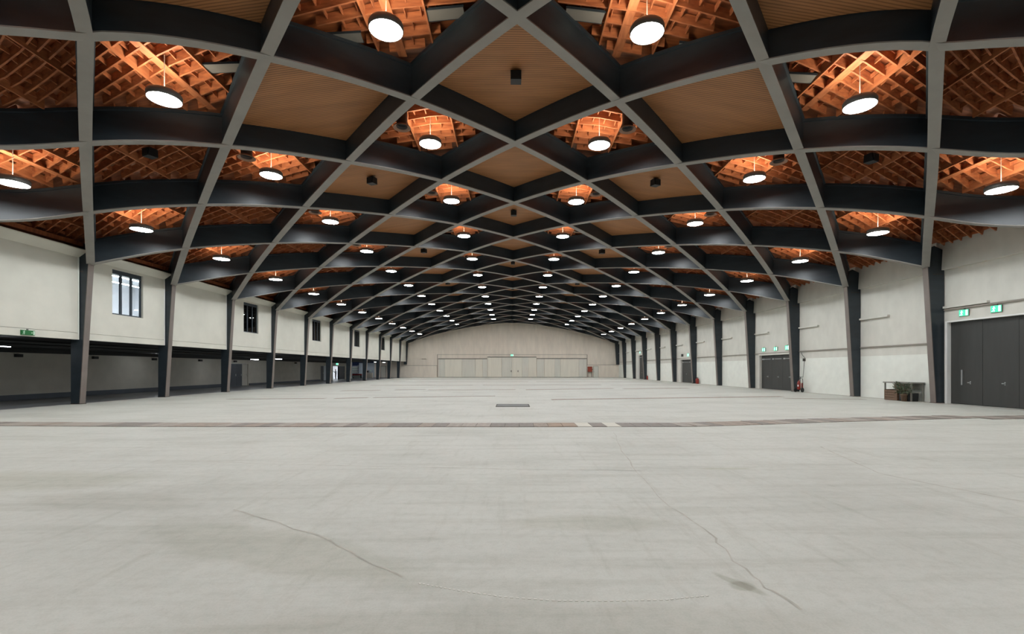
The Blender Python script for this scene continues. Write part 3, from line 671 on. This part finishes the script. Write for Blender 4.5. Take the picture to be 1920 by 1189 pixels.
def lay(items, name, m, keep):
    cl = Vector((-.15, 0, 1.65))
    def rank(t):
        c = (t[0] + t[1]) / 2 - cl
        if c.y < 4 or abs(c.x) > 1.12 * c.y + .5 or c.z > .79 * c.y + .6: return 1e9
        return c.length
    items = sorted(items, key=rank); me = unit_of(m)
    for (a, b, w, h) in items[:keep]: put(name, me, ceil, seg_matrix(a, b, w, h))
    if items[keep:]:
        mb = MB()
        for (a, b, w, h) in items[keep:]: mb.bar(a, b, w, h)
        me2 = bpy.data.meshes.new(name); me2.from_pydata(mb.v, [], mb.f); me2.materials.append(m)
        o = bpy.data.objects.new(name + '_field', me2); C.objects.link(o); o.parent = ceil; o['kind'] = 'stuff'
lay(joists, 'joist', M['joist'], 300)
lay(noggins, 'noggin', M['joist'], 300)
lay(purlins, 'purlin', M['purlin'], 300)
lay(boards, 'mounting_board', M['purlin'], 300)
# plywood infill panels
for i in (4, 6, 8):
    Xc = -1 + i / 6
    for q in range(0, 14):
        Dc = q + .5; mb = MB(); N = 6; k0 = .93; top = []
        if ydepth(0, Dc + .5) > YB - .5: continue
        grid = [[None] * (N + 1) for _ in range(N + 1)]
        for a in range(N + 1):
            for b in range(N + 1):
                u = (a / N - .5) * k0; v = (b / N - .5) * k0
                grid[a][b] = len(mb.v); X = Xc + (u + v) / 6; D = Dc + (v - u) * .5
                mb.v.append(tuple(P(X, D, .72)))
        nb = len(mb.v)
        for v in list(mb.v): mb.v.append((v[0], v[1], v[2] + .05))
        for a in range(N):
            for b in range(N):
                f = (grid[a][b], grid[a + 1][b], grid[a + 1][b + 1], grid[a][b + 1]); mb.f.append(f); mb.f.append(tuple(w + nb for w in f[::-1]))
        edge = [grid[a][0] for a in range(N + 1)] + [grid[N][b] for b in range(1, N + 1)] + [grid[a][N] for a in range(N - 1, -1, -1)] + [grid[0][b] for b in range(N - 1, 0, -1)]
        for a, b in zip(edge, edge[1:] + edge[:1]): mb.f.append((a, b, b + nb, a + nb))
        mb.build('plywood_panel', M['ply'], ceil)

# ------------------------------------------------------------------ lamps
ROW = {1: 'outermost left row', 3: 'middle left row', 5: 'row left of the ridge', 7: 'row right of the ridge', 9: 'middle right row', 11: 'outermost right row'}
def lamp_proto():
    r = empty('pendant_lamp')
    MB().lathe([(.415, 0.0), (.43, .02), (.43, .15), (.40, .2), (.385, .2), (.385, .03), (.415, .0)], 24, caps=False).build('housing', M['lamp_body'], r, smooth=True)
    MB().lathe([(.41, .012), (.36, .004), (0, .0)], 24).build('diffuser', M['lamp_on'], r)
    MB().lathe([(.37, .17), (0, .17)], 20).build('uplight', M['lamp_up'], r)
    MB().lathe([(.06, .17), (.06, .26), (.02, .3)], 10).build('hub', M['lamp_body'], r)
    rod = MB().tube([(0, 0, 0), (0, 0, 1)], .012, 6).build('rod', M['rod'], r, loc=(0, 0, .28))
    return r
lp = None
for i in (1, 3, 5, 7, 9, 11):
    X = -1 + i / 6
    for D in range(0, 14):
        if lp is None: lp = lamp_proto(); o = lp
        else: o = copy_tree(lp)
        p = P(X, D, ({1: .02, 3: -.07, 5: -.13} if D <= 2 else {1: .10, 3: .2, 5: .1} if D == 3 else {1: .14, 3: .28, 5: .2})[min(i, 12 - i)])
        if D >= 13: p.y = min(p.y, YB - 3.5)
        o.location = p
        gap = ribtop(X) + .2 - (p.z - (H0 + S * zprof(X))) - .28
        for c in o.children:
            if c.name.startswith('rod'): c.scale = (1, 1, gap)
        if D >= 2: lab = 'round white pendant lamp, %s from the front in the %s' % (ORD[D - 1], ROW[i])
        else: lab = 'pendant lamp outside the picture, %s one out in the %s' % (ORD[2 - D], ROW[i])
        tag(o, lab, 'lamp', 'round pendant lamps under the roof' if D >= 2 else 'pendant lamps outside the picture')
# vent pipes beside the lamps
vp = None
for i in (3, 5, 7, 9):
    s = -1 if i < 6 else 1
    for D in range(3, 13):
        if vp is None:
            vp = empty('vent_pipe'); MB().lathe([(.2, .02), (.2, .95), (.19, .95), (.19, .02), (.2, .02)], 16, caps=False).build('pipe', M['vent'], vp, smooth=True)
            MB().lathe([(.2, .1), (.24, .06), (.32, .0), (.315, -.02), (.26, .02), (.2, .05)], 20, caps=False).build('flared_ring', M['vent_ring'], vp, smooth=True)
            MB().lathe([(.19, .12), (0, .12)], 16).build('damper', M['black'], vp); o = vp
        else: o = copy_tree(vp)
        inner = i in (5, 7)
        X = -1 + i / 6 + s * (.045 if inner else .012)
        o.location = P(X, D - (.15 if inner else .23), .38)
        tag(o, 'flared dark vent pipe beside the %s lamp of the %s' % (ORD[D - 1], ROW[i]), 'vent', 'vent pipes in the roof cells')
# loudspeakers under plywood panels and deck
sp = None
for (i, D, h, lab) in [(6, 2.5, .5, 'first ridge'), (6, 4.5, .5, 'third ridge'), (6, 6.5, .5, 'fifth ridge'), (6, 8.5, .5, 'seventh ridge'),
                       (4, 3.5, .5, 'second left-hand'), (4, 5.5, .5, 'fourth left-hand'), (4, 7.5, .5, 'sixth left-hand'), (8, 3.5, .5, 'second right-hand'), (8, 5.5, .5, 'fourth right-hand'), (8, 7.5, .5, 'sixth right-hand'),
                       (2, 2.5, .72, None), (10, 2.5, .72, None)]:
    if sp is None:
        sp = empty('hanging_loudspeaker'); mb = MB(); mb.prism([(-.17, 0), (.17, .02), (.15, .3), (-.13, .3)], 'x', -.17, .17); mb.build('case', M['speaker'], sp)
        MB().box(-.15, .15, -.19, -.172, .03, .27).build('grille', M['black'], sp); MB().box(-.04, .04, -.03, .03, .3, .36).build('bracket', M['black'], sp); o = sp
    else: o = copy_tree(sp)
    p = P(-1 + i / 6, D, h - .14 if h < .6 else h); o.location = p; o.rotation_euler = (0, 0, (-.4 if i < 6 else .4) if i != 6 else 0)
    tag(o, ('small black loudspeaker under the %s plywood panel from the front' % lab) if lab else ('small black loudspeaker under the dark timber roof near the %s wall' % ('left' if i < 6 else 'right')), 'loudspeaker', 'black loudspeakers under the roof')
for (x, y, rz, lab) in [(-4.95, 13.6, .1, 'left of the first lamp of the row left of the ridge'), (-1.96, 13.0, -.08, 'right of the first lamp of the row left of the ridge'), (1.86, 13.0, .08, 'left of the first lamp of the row right of the ridge'), (5.28, 13.8, -.1, 'right of the first lamp of the row right of the ridge'),
                    (-8.55, 14.1, .2, 'beside the first lamp of the middle left row'), (8.5, 14.3, -.2, 'beside the first lamp of the middle right row')]:
    X = x / W; o = empty('acoustic_panel', (x, y, H0 + S * zprof(X) + .98)); o.rotation_euler = (0, math.atan(-(zprof(X + .02) - zprof(X - .02)) * S / (.04 * W)), rz)
    tag(o, 'flat grey panel ' + lab, 'panel', 'grey acoustic panels')
    MB().box(-.53, .53, -.2, .2, 0, .05).build('felt_board', M['panel_grey'], o); MB().box(-.55, .55, -.22, -.2, -.005, .055).box(-.55, .55, .2, .22, -.005, .055).build('edge_frame', M['beam'], o)

# ------------------------------------------------------------------ exit signs
def exit_sign(loc, rz, w, h, lit, label):
    r = empty('exit_sign', loc, rz); tag(r, label, 'exit sign', 'green exit signs')       # faces local -y
    MB().box(-w / 2, w / 2, -.05, 0, 0, h).build('housing', M['green_off'] if not lit else M['lamp_body'], r)
    MB().box(-w / 2 + .01, w / 2 - .01, -.06, -.05, .01, h - .01).build('face', M['green'] if lit else M['green_off'], r)
    mw = M['signwhite'] if lit else M['plain_white']; pm = MB(); s = h
    def poly(pts): pm.prism([(a * s, b * s) for a, b in pts], 'y', -.066, -.058)
    x0 = -w / (2 * s) + .12                                     # running figure, arrow and door
    fx = x0 + .28
    poly([(fx + .09 + .075 * math.cos(t * PI / 4), .82 + .075 * math.sin(t * PI / 4)) for t in range(8)])
    poly([(fx - .02, .42), (fx + .10, .42), (fx + .14, .72), (fx + .02, .72)])
    poly([(fx - .02, .42), (fx + .07, .42), (fx - .10, .24), (fx - .24, .22), (fx - .24, .15), (fx - .08, .16)])
    poly([(fx + .02, .42), (fx + .10, .42), (fx + .20, .30), (fx + .14, .10), (fx + .07, .10), (fx + .11, .28)])
    poly([(fx + .12, .68), (fx + .26, .54), (fx + .30, .58), (fx + .14, .73)]); poly([(fx + .03, .70), (fx - .14, .62), (fx - .14, .56), (fx + .03, .62)])
    dx = w / (2 * s) - .42
    poly([(dx, .1), (dx + .3, .1), (dx + .3, .9), (dx, .9)])
    if w > 1.7 * h: poly([(dx - .12, .5), (dx - .26, .66), (dx - .26, .56), (dx - .42, .56), (dx - .42, .44), (dx - .26, .44), (dx - .26, .34)])
    pm.build('pictogram', mw, r)['kind'] = 'stuff'
    MB().box(-.03, .03, -.03, 0, h, h + .06).build('bracket', M['lamp_body'], r)
RZ = -PI / 2
for (y, z, w, h, lab) in [(21.32, 4.06, .46, .3, 'left of the two lit exit signs above the huge dark door'), (19.87, 4.06, .46, .3, 'right of the two lit exit signs above the huge dark door'),
                    (38.5, 3.06, .5, .3, 'leftmost of three lit exit signs above the triple door'), (36.75, 3.06, .5, .3, 'middle of three lit exit signs above the triple door'), (35.2, 3.06, .5, .34, 'rightmost of three lit exit signs above the triple door'),
                    (55.1, 3.08, .55, .36, 'lit exit sign above the double door farther along the right wall'), (75.8, 4.1, .6, .36, 'left lit exit sign above the farthest dark door on the right'), (74.1, 4.1, .6, .36, 'right lit exit sign above the farthest dark door on the right')]:
    exit_sign((WX, y, z), RZ, w, h, True, lab)
exit_sign((AX, 71.2, 2.2), PI / 2, .9, .3, True, 'lit green exit sign over the bright doorway in the aisle')
exit_sign((0, YB, 4.08), 0, .55, .34, True, 'lit exit sign at the centre of the far wall')
exit_sign((WLX + .01, 19.95, 3.04), PI / 2, .55, .2, False, 'unlit green exit sign low on the upper left wall')
t = empty('emergency_lamp', (WX, 57.0, 3.12)); tag(t, 'dark unlit lamp box left of the exit sign over the double door', 'lamp'); MB().box(-.1, 0, -.25, .25, 0, .3).build('case', M['speaker'], t); MB().box(-.12, -.1, -.2, .2, .05, .25).build('lens', M['gap'], t)

# ------------------------------------------------------------------ objects along the right wall
def extinguisher(loc, label):
    r = empty('fire_extinguisher', loc); tag(r, label, 'extinguisher', 'red extinguishers on the floor')
    MB().lathe([(.10, 0), (.115, .02), (.115, .48), (.08, .56), (.03, .6), (.03, .64)], 14).build('cylinder', M['red'], r, smooth=True)
    MB().box(-.02, .02, -.09, .03, .64, .68).box(-.015, .015, -.1, .02, .70, .72).build('lever', M['rubber'], r)
    MB().tube([(0, .03, .66), (-.12, .06, .6), (-.15, .05, .35), (-.13, .03, .2)], .014, 6).build('hose', M['rubber'], r)
extinguisher((20.35, 52.0, 0), 'red extinguisher standing right of the double door farther along')
extinguisher((20.35, 51.72, 0), 'second red extinguisher nearer the column by the double door')
extinguisher((20.35, 71.0, 0), 'red extinguisher beside the farthest dark door on the right wall')
t = empty('extinguisher_trolley', (20.1, 33.0, 0), .5); tag(t, 'red wheeled fire extinguisher trolley with black wheels by the right wall', 'extinguisher')
MB().lathe([(.08, .18), (.11, .22), (.11, .66), (.07, .76), (.03, .8), (.03, .86)], 16).build('cylinder', M['red'], t, smooth=True)
MB().lathe([(.05, .3), (.06, .33), (.06, .6), (.03, .66)], 12, (.05, -.2, 0)).build('gas_bottle', M['red'], t, smooth=True)
MB().box(-.114, -.09, -.04, .04, .4, .52).build('label_plate', M['white'], t)
for sy in (-.24, .24): MB().tube([(0, sy - .035, .16), (0, sy + .035, .16)], .16, 16).build('wheel', M['rubber'], t)
MB().tube([(0, -.24, .16), (0, .24, .16)], .02, 6).build('axle', M['rubber'], t)
MB().tube([(.16, 0, .2), (.16, 0, 1.08)], .018, 6).tube([(.16, -.2, 1.06), (.16, .2, 1.06)], .018, 6).build('handle', M['rubber'], t)
MB().tube([(0, 0, .9), (-.1, -.18, 1.0), (-.16, -.34, .95), (-.15, -.36, .6), (-.12, -.26, .3)], .02, 6).build('hose', M['rubber'], t)
t = empty('switch_box', (WX - .03, 33.1, 2.18)); tag(t, 'small brown switch box on the right wall above the extinguisher trolley', 'switch box')
MB().box(-.08, 0, -.1, .1, 0, .2).build('case', M['gap'], t); MB().box(-.1, -.08, -.04, .04, .06, .14).build('knob', M['rubber'], t)
cb = MB().tube([(WX - .06, 33.45, 2.8), (WX - .06, 33.3, 2.6), (WX - .06, 33.0, 2.4)], .014, 6).tube([(WX - .06, 33.1, 2.18), (WX - .07, 33.14, 1.6), (WX - .08, 33.2, 1.08)], .012, 6).build('cable', M['rubber'])
tag(cb, 'dark cable hanging from the switch box on the right wall', 'cable')
# table with crates and a plant
t = empty('side_table', (20.2, 24.3, 0)); tag(t, 'grey topped side table against the right wall, near the first column', 'table')
MB().box(-.36, .34, -.98, .85, .90, .96).build('tabletop', M['table_grey'], t)
for sx in (-.3, .28):
    for sy in (-.9, .76): MB().box(sx - .03, sx + .03, sy - .03, sy + .03, 0, .90).build('leg', M['table_grey'], t)
MB().box(.2, .24, -.9, .76, .62, .88).build('apron', M['table_grey'], t)
t = empty('slatted_crate', (20.05, 24.55, 0)); tag(t, 'brown slatted wooden crate under the grey side table', 'crate')
for k in range(4): MB().box(-.27, -.25, -.42, .42, .03 + k * .13, .14 + k * .13).build('slat', M['wood_dark'], t)
for k in range(4): MB().box(-.25, .22, -.42, -.40, .03 + k * .13, .14 + k * .13).build('slat', M['wood_dark'], t)
MB().box(-.25, .25, .40, .42, 0, .56).box(.22, .25, -.42, .4, 0, .56).box(-.25, .25, -.4, .4, 0, .03).build('body', M['wood_dark'], t)
t = empty('dark_crate', (20.05, 23.72, 0)); tag(t, 'black crate with a pale lid under the grey side table', 'crate'); MB().prism([(-.24, 0), (.24, 0), (.27, .42), (-.27, .42)], 'y', -.28, .3).build('body', M['speaker'], t); MB().box(-.29, .29, -.3, .32, .42, .48).build('lid', M['table_grey'], t)
t = empty('potted_shrub', (19.75, 23.65, 0)); tag(t, 'bushy green potted shrub in front of the grey side table', 'plant')
MB().lathe([(.12, 0), (.16, .32), (.175, .32), (.175, .36), (.14, .36), (.13, .3)], 14).build('pot', M['wood_dark'], t, smooth=True)
MB().lathe([(.14, .31), (0, .33)], 14).build('soil', M['gap'], t)
st = MB(); lf = MB(); rr = random.Random(3)
for k in range(16):
    a = rr.uniform(0, 2 * PI); e = Vector((math.cos(a) * rr.uniform(.1, .3), math.sin(a) * rr.uniform(.2, .75), rr.uniform(.7, 1.05)))
    st.tube([(0, 0, .3), tuple(e * .5 + Vector((0, 0, .12))), tuple(e)], .008, 5)
    for q in range(26):
        t_ = rr.uniform(.4, 1.0); c = e * t_ + Vector((rr.uniform(-.08, .08), rr.uniform(-.1, .1), rr.uniform(-.05, .07) + .12 * (1 - t_)))
        L_ = rr.uniform(.06, .12); d1 = Vector((rr.uniform(-1, 1), rr.uniform(-1, 1), rr.uniform(-.6, .8))).normalized(); d2 = d1.cross(Vector((rr.uniform(-1, 1), rr.uniform(-1, 1), rr.uniform(-1, 1)))).normalized()
        n = len(lf.v); lf.v += [tuple(c), tuple(c + d1 * L_ * .5 + d2 * L_ * .25), tuple(c + d1 * L_), tuple(c + d1 * L_ * .5 - d2 * L_ * .25)]; lf.f.append((n, n + 1, n + 2, n + 3))
st.build('stems', M['wood_dark'], t); lo = lf.build('foliage', M['leaf'], t); lo['kind'] = 'stuff'
